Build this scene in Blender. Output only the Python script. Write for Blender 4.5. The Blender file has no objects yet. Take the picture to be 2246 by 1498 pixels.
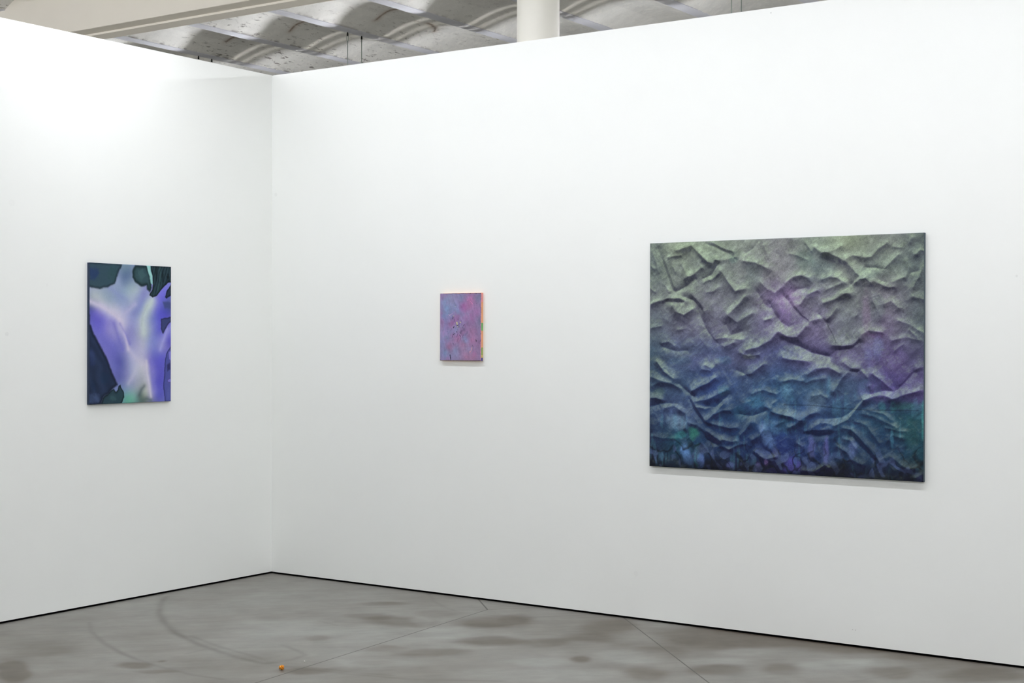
import bpy, bmesh, math, random
import numpy as np
from mathutils import Vector, Matrix
from mathutils import noise as mnoise

EXPOSURE = 0.03
TUBE_RGB = (0.995, 1.005, 1.06)
TUBE_POWER = (62.0, 26.0, 152.0)
DOWN_FILL_POWER = (135.0, 81.0)
STREAK_POWER = 105.0
FLOOR_SPEC = 0.4
RELIEF = 1.45
SPRAY_SHADE = 1.0
PIG_BIG, PIG_LEFT, PIG_SMALL = 0.92, 1.15, 1.15
# ground colours of the large canvas, top row first (sRGB)
GRID_BIG = [
[(112,122,112),(140,150,125),(128,138,120),(135,142,128),(128,128,125),(125,135,120),(140,150,122),(125,130,120),(100,110,105)],
[(105,115,108),(122,130,118),(120,128,120),(128,132,126),(140,138,138),(118,128,122),(125,130,122),(120,130,118),(100,110,108)],
[(108,112,115),(118,122,120),(120,120,128),(115,118,122),(135,118,150),(125,122,135),(118,122,120),(125,122,128),(102,110,110)],
[(95,105,115),(105,105,122),(110,108,128),(112,115,128),(118,108,140),(122,112,140),(115,118,125),(118,108,130),(95,105,108)],
[(70,92,108),(82,95,126),(80,92,128),(92,95,128),(80,88,130),(102,95,138),(106,100,132),(98,86,132),(85,82,112)],
[(58,82,108),(65,88,118),(52,76,130),(62,85,122),(52,88,126),(65,96,126),(70,90,122),(80,75,132),(96,82,136)],
[(48,70,105),(72,92,132),(38,66,110),(42,76,116),(46,86,126),(54,82,130),(48,82,116),(38,78,104),(30,82,94)],
[(36,52,84),(32,80,104),(32,58,98),(32,60,106),(38,60,122),(36,62,110),(34,66,102),(32,62,96),(28,74,88)],
[(18,22,38),(35,60,85),(20,30,50),(30,35,65),(35,32,75),(28,32,65),(25,35,55),(22,30,50),(22,30,45)]]
# crumple folds, paint strokes and stains: plan positions in metres on the thing they belong to
STROKES = [[0.0234,0.5,0.176,0.048,0.227,0.033,0.272,0.021,0.317,0.062,0.374,0.117],
[0.0115,0.4,0.124,0.085,0.199,0.074],
[0.0146,-0.4,0.052,0.034,0.084,0.106,0.107,0.179,0.148,0.269],
[0.013,0.35,0.022,0.043,0.052,0.136,0.078,0.219,0.125,0.271],
[0.0104,-0.35,0.064,0.178,0.078,0.219,0.102,0.25],
[0.0104,0.3,0.101,0.107,0.124,0.179,0.159,0.246],
[0.0208,0.45,0.242,0.202,0.284,0.183,0.326,0.148],
[0.0182,-0.35,0.165,0.274,0.228,0.25,0.284,0.208],
[0.0094,0.35,0.153,0.139,0.165,0.165],
[0.0156,0.4,0.205,0.12,0.227,0.161,0.25,0.192],
[0.0182,0.5,0.003,0.349,0.067,0.329,0.125,0.314,0.194,0.315,0.228,0.329],
[0.0156,-0.45,0.108,0.332,0.177,0.338,0.217,0.333],
[0.0182,-0.5,0.216,0.308,0.273,0.322,0.304,0.352,0.327,0.378],
[0.0208,0.4,0.267,0.289,0.301,0.319,0.33,0.355,0.346,0.385],
[0.0234,0.5,0.154,0.356,0.177,0.386,0.228,0.405,0.279,0.375],
[0.0234,-0.45,0.302,0.375,0.324,0.425,0.347,0.481,0.391,0.531,0.441,0.571],
[0.026,0.4,0.403,0.529,0.441,0.571,0.474,0.581,0.524,0.561],
[0.0234,0.5,0.448,0.166,0.495,0.227,0.539,0.275,0.591,0.266],
[0.0208,0.4,0.329,0.068,0.373,0.114,0.401,0.125,0.423,0.106],
[0.0104,0.4,0.418,0.106,0.451,0.117],
[0.0104,-0.4,0.34,0.204,0.385,0.185,0.418,0.141,0.446,0.116],
[0.0115,0.4,0.352,0.224,0.396,0.205,0.429,0.181],
[0.013,0.3,0.363,0.285,0.402,0.276,0.424,0.256],
[0.013,0.3,0.418,0.106,0.473,0.107,0.528,0.094],
[0.0094,-0.3,0.356,0.013,0.423,0.041,0.495,0.078,0.533,0.104],
[0.0094,0.3,0.384,0.004,0.451,0.037,0.517,0.064],
[0.0234,0.5,0.501,0.404,0.55,0.36,0.596,0.311],
[0.0182,0.35,0.504,0.417,0.55,0.444,0.631,0.403],
[0.0208,-0.35,0.474,0.461,0.502,0.514,0.567,0.496],
[0.0156,0.3,0.408,0.539,0.496,0.531,0.567,0.543],
[0.0234,0.5,0.587,0.12,0.652,0.127,0.721,0.158],
[0.0104,0.35,0.7,0.035,0.716,0.08,0.726,0.105],
[0.0094,-0.3,0.593,0.076,0.636,0.048,0.668,0.014],
[0.0156,0.35,0.679,0.236,0.722,0.271,0.764,0.291,0.801,0.263],
[0.0104,0.5,0.709,0.437,0.738,0.428],
[0.0182,-0.35,0.732,0.349,0.754,0.399,0.796,0.448,0.838,0.472],
[0.0182,-0.3,0.663,0.29,0.695,0.344,0.732,0.369],
[0.026,0.5,0.605,0.597,0.675,0.582,0.738,0.545,0.791,0.499,0.843,0.521],
[0.0156,0.35,0.567,0.615,0.616,0.629,0.675,0.624],
[0.013,0.3,0.085,0.562,0.126,0.552,0.16,0.577],
[0.013,0.3,0.009,0.48,0.079,0.465],
[0.0156,-0.3,0.085,0.583,0.16,0.603,0.24,0.607],
[0.0115,0.25,0.183,0.491,0.228,0.481],
[0.0104,0.3,-0.0,0.248,0.038,0.275],
[0.0094,0.3,0.014,0.13,0.037,0.146],
[0.0208,0.5,0.995,0.055,1.036,0.085,1.091,0.077,1.141,0.055],
[0.0234,0.55,1.056,0.081,1.121,0.107,1.171,0.141,1.211,0.185,1.246,0.219],
[0.0156,0.45,1.171,0.122,1.201,0.104,1.235,0.11],
[0.0182,0.6,1.216,0.242,1.246,0.228,1.275,0.226,1.304,0.248],
[0.0156,0.5,1.265,0.21,1.299,0.229,1.348,0.254,1.396,0.273,1.42,0.269],
[0.0156,-0.45,1.255,0.205,1.231,0.218,1.191,0.251],
[0.0156,0.4,1.265,0.115,1.299,0.112,1.338,0.071,1.381,0.044],
[0.0182,0.45,1.372,0.175,1.405,0.143,1.443,0.107],
[0.013,-0.4,1.27,0.167,1.319,0.169,1.372,0.179],
[0.0182,0.45,1.391,0.254,1.425,0.241,1.472,0.223],
[0.0156,-0.35,1.324,0.225,1.367,0.245,1.396,0.25],
[0.013,0.4,1.5,0.044,1.509,0.026],
[0.013,0.4,1.419,0.064,1.453,0.07],
[0.0146,0.4,1.533,0.11,1.557,0.087,1.575,0.092],
[0.0146,-0.35,1.482,0.247,1.501,0.201,1.538,0.193],
[0.0156,0.4,1.52,0.275,1.548,0.23,1.571,0.175],
[0.0182,0.45,1.524,0.322,1.571,0.336],
[0.013,0.3,1.481,0.145,1.486,0.21,1.477,0.265],
[0.0208,0.45,1.036,0.224,1.082,0.21,1.122,0.221,1.162,0.245],
[0.0182,0.4,1.057,0.277,1.102,0.263,1.142,0.25],
[0.0182,0.5,1.142,0.302,1.182,0.302],
[0.0208,0.5,1.047,0.348,1.102,0.33,1.167,0.302],
[0.0182,0.4,0.914,0.352,0.945,0.304,1.006,0.281],
[0.0208,0.45,0.831,0.239,0.872,0.211,0.919,0.202,0.965,0.217],
[0.0156,-0.4,0.867,0.288,0.904,0.274,0.945,0.27],
[0.0208,-0.5,0.815,0.311,0.857,0.356,0.899,0.405,0.95,0.443],
[0.0208,0.5,0.883,0.361,0.919,0.414,0.966,0.446,1.032,0.429],
[0.0156,-0.4,1.012,0.41,1.042,0.434,1.057,0.453],
[0.0156,0.4,1.062,0.434,1.092,0.406,1.112,0.378],
[0.0052,0.3,1.057,0.458,1.088,0.511,1.113,0.558],
[0.0234,0.5,0.816,0.523,0.858,0.53,0.899,0.53,0.945,0.472],
[0.0208,-0.5,0.816,0.54,0.894,0.574,0.971,0.612,1.063,0.63],
[0.0234,0.45,1.093,0.568,1.143,0.573,1.202,0.563,1.237,0.534],
[0.0182,0.4,1.256,0.511,1.29,0.492,1.358,0.501],
[0.0182,-0.35,1.123,0.596,1.193,0.582,1.232,0.553],
[0.0208,0.3,1.241,0.251,1.236,0.317,1.222,0.412],
[0.0208,0.3,1.295,0.262,1.309,0.342,1.344,0.413],
[0.0156,0.35,1.372,0.357,1.406,0.343,1.444,0.376],
[0.0156,0.3,1.444,0.441,1.511,0.469,1.577,0.506],
[0.0156,0.3,1.416,0.543,1.478,0.529,1.558,0.543],
[0.013,0.3,1.501,0.492,1.535,0.52],
[0.013,0.3,1.426,0.594,1.464,0.566],
[0.0104,0.3,0.934,0.029,0.97,0.073],
[0.0104,0.3,0.846,0.084,0.893,0.095,0.944,0.116],
[0.0208,0.55,0.054,0.669,0.097,0.72,0.161,0.76],
[0.0182,0.5,0.01,0.752,0.08,0.777,0.144,0.786,0.195,0.81],
[0.0146,-0.5,0.189,0.79,0.235,0.83,0.281,0.859],
[0.0156,0.5,0.005,0.873,0.045,0.87,0.08,0.884],
[0.0208,-0.35,0.005,0.922,0.08,0.9,0.173,0.902,0.23,0.926],
[0.0156,0.4,0.104,0.925,0.161,0.913,0.207,0.932],
[0.0208,0.45,0.201,0.932,0.241,0.956,0.247,0.997,0.23,1.033],
[0.0234,0.5,0.275,0.824,0.331,0.797,0.376,0.776,0.414,0.751],
[0.0208,0.4,0.298,0.884,0.365,0.872,0.426,0.845,0.481,0.819],
[0.0182,-0.45,0.354,0.912,0.415,0.911,0.459,0.87,0.492,0.839],
[0.0182,0.5,0.376,0.982,0.42,0.941,0.47,0.889],
[0.0156,0.4,0.415,0.951,0.465,0.929,0.503,0.928],
[0.0182,0.45,0.303,0.914,0.354,0.923,0.398,0.911],
[0.013,0.4,0.275,0.874,0.32,0.944,0.354,0.983],
[0.013,-0.4,0.252,0.875,0.298,0.954,0.343,1.003],
[0.0182,0.45,0.365,0.993,0.432,1.01,0.498,1.023,0.541,1.021],
[0.0182,0.5,0.365,1.048,0.415,1.076,0.449,1.095],
[0.0156,-0.35,0.332,1.049,0.365,1.093,0.432,1.125],
[0.0156,0.4,0.465,1.089,0.509,1.102,0.547,1.095],
[0.0182,0.4,0.569,1.065,0.606,1.019,0.633,0.988],
[0.0182,0.45,0.644,1.082,0.687,1.055,0.708,1.02],
[0.0104,0.4,0.264,1.006,0.304,1.015,0.332,1.039],
[0.0182,0.45,0.578,0.738,0.638,0.722,0.696,0.677],
[0.0156,-0.4,0.54,0.709,0.605,0.737],
[0.013,0.3,0.633,0.835,0.702,0.809,0.766,0.832],
[0.0182,0.4,0.745,0.926,0.787,0.939,0.843,0.947],
[0.0156,-0.35,0.552,0.946,0.633,0.954,0.713,0.922],
[0.013,0.35,0.713,0.902,0.745,0.911,0.76,0.881],
[0.0208,0.4,0.342,0.706,0.386,0.711,0.42,0.675],
[0.013,0.5,0.353,0.681,0.381,0.691],
[0.0182,0.3,0.016,0.804,0.063,0.787,0.132,0.791],
[0.0104,0.3,0.005,1.087,0.081,1.094,0.162,1.096],
[0.013,0.35,0.498,1.142,0.553,1.115,0.596,1.108],
[0.013,0.35,0.416,1.131,0.46,1.124,0.498,1.142],
[0.013,0.4,0.682,1.168,0.724,1.181,0.767,1.169],
[0.0104,0.35,0.644,1.146,0.671,1.154,0.703,1.177],
[0.013,0.3,0.777,0.998,0.819,0.977],
[0.0242,0.4,0.816,0.637,0.897,0.651,0.956,0.66],
[0.0215,0.45,0.956,0.725,1.003,0.69,1.071,0.689,1.133,0.712],
[0.0161,0.5,1.154,0.658,1.195,0.687,1.236,0.691],
[0.0161,-0.45,1.185,0.702,1.226,0.706,1.256,0.691],
[0.0188,0.4,1.103,0.811,1.139,0.752,1.18,0.707],
[0.0188,0.4,1.251,0.701,1.286,0.739,1.292,0.778],
[0.0188,0.45,1.311,0.715,1.357,0.748,1.416,0.8],
[0.0215,0.55,1.267,0.852,1.312,0.831,1.367,0.825,1.421,0.838],
[0.0215,0.5,1.421,0.843,1.466,0.822,1.558,0.796],
[0.0188,-0.5,1.297,0.822,1.357,0.806,1.416,0.804],
[0.0188,-0.4,1.436,0.794,1.475,0.755,1.524,0.707],
[0.0188,0.5,1.108,0.989,1.175,0.957,1.226,0.896,1.267,0.852],
[0.0161,-0.4,1.041,0.961,1.134,0.948,1.201,0.907,1.251,0.852],
[0.0188,0.5,0.817,0.939,0.871,0.952,0.925,0.97],
[0.0188,0.5,0.919,0.965,0.967,0.934,1.004,0.923],
[0.0188,0.5,0.85,1.008,0.898,0.986,0.925,0.97],
[0.0188,0.5,0.988,1.003,1.03,0.976,1.082,0.98],
[0.0188,0.5,0.935,1.025,0.999,1.017,1.067,1.01],
[0.0161,-0.4,0.936,1.035,1.01,1.047,1.062,1.035],
[0.0161,0.4,1.083,1.009,1.114,1.018,1.103,1.058],
[0.0161,0.4,1.155,1.002,1.196,1.01,1.237,1.042,1.288,1.099,1.353,1.168],
[0.0161,-0.35,1.196,1.044,1.247,1.1,1.318,1.16],
[0.0161,0.4,1.114,1.097,1.166,1.124,1.196,1.161,1.252,1.188],
[0.0161,0.35,1.216,0.965,1.277,0.982,1.318,1.03,1.343,1.072],
[0.0161,0.35,1.257,0.925,1.317,0.937,1.367,0.96,1.427,0.982],
[0.0135,0.3,1.287,0.904,1.367,0.921,1.407,0.949],
[0.0135,0.35,1.377,0.993,1.437,1.001,1.481,1.004],
[0.0161,0.35,1.387,1.056,1.412,1.026,1.461,1.038],
[0.0161,0.35,1.413,1.141,1.452,1.173,1.496,1.195,1.535,1.188],
[0.0135,0.35,0.926,1.235,0.989,1.234,1.047,1.198,1.073,1.212],
[0.0135,0.35,0.988,0.839,1.03,0.828,1.061,0.847],
[0.0161,0.35,0.817,0.763,0.871,0.752,0.924,0.761],
[0.0135,0.3,0.945,0.77,0.993,0.749,1.05,0.743],
[0.0135,0.4,0.898,1.091,0.925,1.105],
[0.0188,0.3,1.461,0.765,1.5,0.716,1.558,0.677],
[0.0161,0.3,1.535,1.24,1.564,1.22],
[0.0135,0.3,1.155,1.056,1.186,1.064,1.217,1.102],
[0.0038,-0.35,0.817,0.888,0.977,0.886,1.134,0.899,1.287,0.902,1.549,0.897]]
SPLATS = [[0.239,1.189,0.0339,0.0759,-25.0,95,140,195,0.95],
[0.304,1.186,0.0196,0.0554,0.0,60,150,140,0.9],
[0.281,1.061,0.0337,0.0353,0.0,50,130,110,0.8],
[0.176,1.001,0.0683,0.0458,0.0,112,142,168,0.8],
[0.19,1.077,0.0512,0.0229,-20.0,60,145,150,0.8],
[0.326,1.215,0.0224,0.0503,0.0,85,120,185,0.9],
[0.081,1.196,0.0174,0.023,0.0,75,115,145,0.8],
[0.723,1.063,0.0396,0.0832,-22.0,95,128,180,0.85],
[0.765,1.017,0.0367,0.0439,0.0,80,125,165,0.7],
[0.503,1.226,0.0245,0.0199,0.0,95,105,165,0.9],
[0.665,1.228,0.0187,0.0319,0.0,140,112,185,0.9],
[0.716,1.2,0.0106,0.0196,0.0,150,122,190,0.9],
[0.633,1.207,0.0214,0.0295,0.0,60,90,130,0.8],
[0.87,1.212,0.0465,0.0484,0.0,82,75,165,0.8],
[0.646,1.194,0.016,0.0246,0.0,70,110,140,0.6],
[0.766,1.152,0.0236,0.0341,0.0,85,90,140,0.7],
[0.645,0.874,0.0586,0.0394,0.0,62,120,150,0.6],
[0.469,0.817,0.0383,0.0299,0.0,75,130,150,0.5],
[0.557,0.939,0.0486,0.0396,0.0,45,98,128,0.6],
[0.83,0.821,0.0338,0.0534,0.0,95,145,172,0.7],
[0.997,0.865,0.0557,0.0599,0.0,105,132,150,0.5],
[1.073,0.792,0.0126,0.062,0.0,95,150,175,0.5],
[1.271,0.787,0.0341,0.047,0.0,85,135,162,0.5],
[1.57,0.942,0.0093,0.1034,0.0,70,155,152,0.8],
[1.488,0.875,0.0705,0.0231,0.0,50,110,105,0.6],
[1.416,0.882,0.0191,0.0325,0.0,65,135,140,0.6],
[1.357,0.884,0.0193,0.0374,0.0,60,125,135,0.6],
[0.973,1.118,0.0229,0.0769,0.0,98,105,170,0.7],
[1.054,1.114,0.0176,0.0764,0.0,105,105,175,0.7],
[1.199,1.108,0.0222,0.0567,15.0,95,115,168,0.7],
[1.149,1.063,0.0199,0.019,0.0,90,125,160,0.6],
[1.41,1.04,0.0096,0.0512,0.0,75,140,170,0.7],
[1.453,0.992,0.0473,0.0695,0.0,45,95,95,0.4],
[1.512,1.013,0.0376,0.0923,0.0,40,90,88,0.5],
[0.854,0.316,0.0774,0.0727,0.0,168,132,178,0.6],
[0.816,0.413,0.0468,0.0729,0.0,142,112,168,0.7],
[1.27,0.411,0.0244,0.141,0.0,145,106,145,0.5],
[1.331,0.517,0.053,0.0187,0.0,140,90,155,0.7],
[0.97,0.289,0.0635,0.0288,0.0,128,112,162,0.6],
[0.919,0.433,0.0512,0.0338,0.0,120,105,150,0.4],
[1.331,0.576,0.029,0.0702,0.0,122,135,182,0.6],
[1.283,0.623,0.0243,0.0587,0.0,110,120,175,0.5],
[1.344,0.804,0.0959,0.0514,0.0,112,98,158,0.6],
[1.44,0.737,0.0945,0.0696,0.0,102,84,135,0.5],
[1.416,0.645,0.0713,0.0697,0.0,112,90,140,0.5],
[1.172,0.6,0.0739,0.0473,0.0,105,90,135,0.4],
[0.643,0.186,0.0533,0.0836,0.0,105,130,118,0.5],
[0.527,0.084,0.0434,0.0347,0.0,98,128,114,0.5],
[0.522,0.108,0.0272,0.0248,0.0,85,130,120,0.5],
[0.931,0.115,0.0664,0.053,0.0,108,138,122,0.5],
[1.033,0.171,0.0754,0.0717,0.0,102,122,122,0.5],
[1.269,0.2,0.0728,0.0352,0.0,108,138,122,0.5],
[1.331,0.37,0.0386,0.0935,0.0,104,128,122,0.5],
[0.658,0.481,0.0426,0.0491,0.0,112,105,140,0.4],
[0.737,0.383,0.0421,0.0489,0.0,112,108,138,0.4],
[0.385,0.405,0.1102,0.1002,0.0,118,120,125,0.3],
[0.496,0.53,0.1085,0.0621,0.0,122,112,136,0.4],
[0.33,0.656,0.1385,0.0503,0.0,110,108,150,0.4],
[0.217,0.607,0.1128,0.0507,0.0,105,118,135,0.4],
[0.469,0.655,0.0547,0.0249,0.0,70,125,155,0.5],
[0.203,0.658,0.0849,0.0254,0.0,60,105,125,0.5],
[0.386,0.681,0.0443,0.02,0.0,150,168,150,0.4],
[0.618,0.633,0.0428,0.0148,0.0,165,180,150,0.6],
[0.06,0.838,0.0406,0.0256,0.0,95,125,110,0.4]]
LEFT_FIELD = [[0.2679,0.0162,110,135,150],
[0.268,0.0742,85,105,140],
[0.2107,0.0955,140,155,185],
[0.1703,0.1608,140,155,180],
[0.106,0.1943,150,165,180],
[0.0268,0.209,170,180,185],
[0.293,0.1637,150,170,185],
[0.3596,0.1554,165,180,190],
[0.1462,0.2252,150,165,185],
[0.2274,0.2298,140,155,190],
[0.3264,0.2276,160,170,195],
[0.4102,0.1866,125,130,190],
[0.0902,0.2581,185,185,205],
[0.1706,0.2949,195,192,212],
[0.0348,0.2844,110,105,185],
[0.0033,0.2598,80,90,140],
[0.2194,0.3198,200,195,215],
[0.2603,0.287,165,170,205],
[0.3432,0.2792,125,135,190],
[0.3935,0.2457,130,140,195],
[0.4273,0.2646,170,185,190],
[0.4698,0.231,185,200,200],
[0.4106,0.3433,180,190,200],
[0.4108,0.4087,175,185,190],
[0.4787,0.3294,120,130,190],
[0.5129,0.2631,110,110,200],
[0.5559,0.1961,105,100,205],
[0.5994,0.1419,115,115,205],
[0.0825,0.3343,105,100,190],
[0.1466,0.3909,145,140,200],
[0.0667,0.3978,108,105,195],
[0.2032,0.3456,150,145,205],
[0.2936,0.3963,140,140,195],
[0.3518,0.3635,155,160,200],
[0.1147,0.461,110,108,190],
[0.1873,0.493,112,112,190],
[0.3604,0.4805,160,160,200],
[0.411,0.4936,180,182,205],
[0.479,0.4609,130,140,200],
[0.5478,0.3947,90,90,190],
[0.5131,0.362,115,120,200],
[0.5655,0.5007,140,140,200],
[0.5914,0.4343,135,135,210],
[0.6176,0.3943,120,120,205],
[0.4963,0.5268,115,120,195],
[0.5656,0.5603,100,98,195],
[0.147,0.5566,110,110,185],
[0.2283,0.5895,85,90,160],
[0.1876,0.621,105,108,180],
[0.3106,0.5581,165,168,205],
[0.3775,0.5912,185,185,208],
[0.4282,0.6049,195,192,208],
[0.458,0.5922,130,125,195],
[0.5138,0.6258,98,95,190],
[0.4969,0.7243,100,98,188],
[0.5316,0.8111,90,92,180],
[0.2285,0.6858,95,100,165],
[0.2778,0.6868,130,135,185],
[0.3442,0.6558,180,185,205],
[0.3946,0.6893,160,165,180],
[0.4369,0.6902,190,190,205],
[0.3111,0.7458,140,155,180],
[0.3611,0.7471,150,160,170],
[0.3864,0.7673,140,155,160],
[0.4287,0.7816,165,175,165],
[0.4456,0.7493,190,190,195],
[0.3865,0.8065,90,110,105],
[0.4373,0.8212,110,120,115],
[0.2864,0.8097,95,165,140],
[0.3362,0.8049,120,170,160],
[0.2615,0.7703,120,150,175],
[0.4713,0.7894,165,165,200],
[0.566,0.6928,90,88,185],
[0.5475,0.3021,85,85,190],
[0.6084,0.2414,70,80,140],
[0.5822,0.2286,90,100,175],
[0.6174,0.3011,85,85,175],
[0.6178,0.4609,85,80,180],
[0.6263,0.3609,115,110,205],
[0.1626,0.3397,150,145,205],
[0.1223,0.3084,150,148,205],
[0.2359,0.371,200,195,215]]
LEFT_SHAPES = [[[-0.0169,-0.0033,0.2391,-0.0019,0.2228,0.0309,0.2025,0.0766,0.1864,0.1187,0.1299,0.1396,0.0741,0.154,0.0109,0.1496,-0.0165,0.141],
[46,70,80],
[30,44,54],0.0128,0.0072],
[[0.3425,0.0033,0.4351,-0.0006,0.4694,0.0668,0.4739,0.1324,0.4611,0.1623,0.4398,0.1465,0.4355,0.1205,0.3932,0.1283,0.3469,0.107,0.3218,0.0787,0.3259,0.0332],
[46,72,76],
[18,32,36],0.0176,0.0056],
[[0.4624,0.0002,0.6386,-0.004,0.6388,0.102,0.608,0.0951,0.5645,0.1363,0.5169,0.1806,0.4826,0.1966,0.4569,0.1821,0.4782,0.1454,0.4849,0.1123,0.4779,0.0534],
[36,58,62],
[12,20,23],0.0112,0.0024],
[[0.4309,-0.0037,0.4607,-0.0017,0.478,0.06,0.4824,0.1124,0.4712,0.1075,0.4566,0.0542],
[150,200,195],
[120,170,170],0.004,0.0032],
[[0.6388,0.0974,0.639,0.1741,0.5952,0.1985,0.5821,0.1921,0.5994,0.1485],
[36,50,62],
[14,22,28],0.0096,0.0032],
[[0.5647,0.2224,0.6084,0.2214,0.6392,0.2274,0.6393,0.2608,0.5822,0.2585],
[66,76,125],
[70,80,130],0.004,0.0096],
[[0.552,0.3272,0.6394,0.3088,0.6395,0.3408,0.6044,0.3611,0.5826,0.3945,0.5696,0.4211,0.5504,0.3881],
[56,64,104],
[36,40,66],0.008,0.0032],
[[-0.0201,0.2728,-0.0005,0.3102,0.002,0.3604,0.0273,0.4232,0.055,0.461,0.0989,0.5245,0.1391,0.5948,0.1796,0.672,0.2082,0.7239,0.1475,0.767,0.0995,0.8037,0.0797,0.8474,-0.0187,0.8438],
[36,50,74],
[24,30,46],0.0176,0.0064],
[[0.0797,0.8474,0.0995,0.8069,0.1475,0.767,0.1798,0.75,0.1977,0.7717,0.2107,0.756,0.2164,0.7337,0.2302,0.7263,0.245,0.7505,0.2615,0.7767,0.26,0.8025,0.2412,0.8372,0.2355,0.8531],
[38,60,68],
[12,22,25],0.0088,0.0024],
[[0.6399,0.4809,0.6179,0.5142,0.5917,0.5406,0.5875,0.5804,0.5789,0.6467,0.573,0.7261,0.5749,0.7859,0.5855,0.8426,0.6409,0.8445],
[76,82,150],
[34,36,72],0.0072,0.0024],
[[0.6092,0.5307,0.64,0.5209,0.6402,0.5943,0.6137,0.5774],
[118,115,200],
[60,60,120],0.0048,0.004],
[[0.6009,0.7069,0.6404,0.6944,0.6405,0.7211,0.6097,0.727],
[120,115,200],
[50,50,100],0.0048,0.004],
[[0.5989,0.6138,0.627,0.6008,0.6271,0.6408,0.6008,0.6537],
[48,50,96],
[60,60,110],0.004,0.008]]
LEFT_SPLATS = [[0.0264,0.0641,0.048,0.0402,0,38,55,98,0.7],
[0.17,0.0586,0.04,0.0536,0,46,74,78,0.6],
[0.0116,0.4422,0.032,0.0804,0,18,22,36,0.8],
[0.0119,0.5617,0.032,0.0603,0,50,64,104,0.7],
[0.1152,0.6898,0.04,0.0402,0,34,56,84,0.6],
[0.0282,0.8077,0.048,0.0335,0,72,88,125,0.7],
[0.028,0.7258,0.024,0.0402,0,30,46,72,0.6],
[0.393,0.0566,0.032,0.0335,0,70,100,105,0.5],
[0.5123,0.0521,0.0096,0.0603,0,22,34,36,0.7],
[0.5425,0.0444,0.0064,0.0603,0,60,90,92,0.6],
[0.5643,0.0634,0.0064,0.0469,0,18,28,30,0.7],
[0.5298,0.1307,0.016,0.0402,0,55,85,85,0.5],
[0.608,0.0618,0.0112,0.0268,0,16,20,22,0.8],
[0.1719,0.8061,0.032,0.0201,0,58,88,92,0.6],
[0.6099,0.7936,0.016,0.0402,0,88,95,160,0.5]]
LEFT_STROKES = [[0.0187,0.75,204,198,216,0.0017,0.2316,0.0902,0.2581,0.1706,0.2981,0.2276,0.339],
[0.0125,0.8,204,196,218,0.2194,0.3326,0.2524,0.3966,0.2772,0.461,0.2906,0.5127],
[0.0156,0.6,110,108,190,0.1788,0.3587,0.2115,0.4353,0.2444,0.5124],
[0.0187,0.5,196,192,212,0.2939,0.5127,0.3439,0.5648,0.3859,0.5978,0.4283,0.618],
[0.0172,0.6,180,178,208,0.2521,0.3065,0.285,0.2802,0.3431,0.2402],
[0.0234,0.65,195,208,205,0.4784,0.2111,0.4358,0.2645,0.4021,0.3369,0.4108,0.4152],
[0.0078,0.5,168,182,185,0.44,0.2448,0.402,0.3043,0.3938,0.3696],
[0.0094,0.7,206,202,214,0.4324,0.5853,0.4411,0.6575,0.4558,0.7234,0.4714,0.8091],
[0.0156,0.6,118,116,200,0.4708,0.5923,0.4796,0.6713,0.4969,0.7573],
[0.0125,0.6,165,165,216,0.6018,0.3878,0.5697,0.4609,0.5446,0.5171],
[0.0109,0.6,140,142,206,0.6351,0.3542,0.6089,0.4077],
[0.0172,0.7,70,86,92,0.4159,0.7387,0.3948,0.761,0.3822,0.7933],
[0.0109,0.6,80,100,100,0.395,0.8296,0.4373,0.8179,0.4714,0.8289],
[0.0156,0.5,190,190,208,0.3608,0.6235,0.3275,0.6749,0.2944,0.7195],
[0.0109,0.5,100,100,190,0.2236,0.3583,0.2689,0.4158,0.3021,0.4804],
[0.0195,0.4,130,140,190,0.146,0.1423,0.2109,0.1853,0.2766,0.2158]]
SMALL_FIELD = [[0.03,0.0463,115,130,180],
[0.0158,0.0272,130,100,155],
[0.0537,0.0918,105,135,185],
[0.0492,0.1446,105,130,180],
[0.11,0.0773,120,125,175],
[0.1475,0.104,115,125,180],
[0.077,0.0205,125,125,170],
[0.1705,0.0293,115,115,165],
[0.2398,0.034,170,90,155],
[0.2307,0.0749,155,90,150],
[0.2857,0.0309,110,105,145],
[0.1753,0.0893,150,75,150],
[0.2032,0.1232,135,110,165],
[0.2402,0.1607,140,95,155],
[0.286,0.1164,150,95,160],
[0.2999,0.1759,110,105,145],
[0.0916,0.1599,130,100,160],
[0.0776,0.19,140,95,150],
[0.1336,0.1564,130,95,150],
[0.1245,0.2277,125,125,180],
[0.0306,0.2352,130,120,175],
[0.0214,0.3107,115,115,170],
[0.0543,0.2729,120,125,180],
[0.1758,0.2427,140,95,150],
[0.2126,0.1905,130,95,150],
[0.2496,0.2353,145,95,145],
[0.2863,0.2353,130,100,150],
[0.1944,0.2839,120,130,185],
[0.1154,0.2916,145,105,160],
[0.1387,0.284,155,95,150],
[0.078,0.3369,150,90,140],
[0.0452,0.3673,105,130,180],
[0.1155,0.3479,120,125,175],
[0.1853,0.3176,150,105,150],
[0.2177,0.3473,135,115,165],
[0.2406,0.2875,160,95,150],
[0.2729,0.3469,140,105,155],
[0.204,0.3847,155,100,145],
[0.2593,0.3954,150,95,140],
[0.125,0.3854,125,120,170],
[0.0311,0.3976,120,115,170],
[0.3003,0.3096,130,90,140],
[0.0256,0.1596,135,100,160],
[0.0112,0.0839,125,110,165],
[0.1663,0.1753,125,120,175]]
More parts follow.
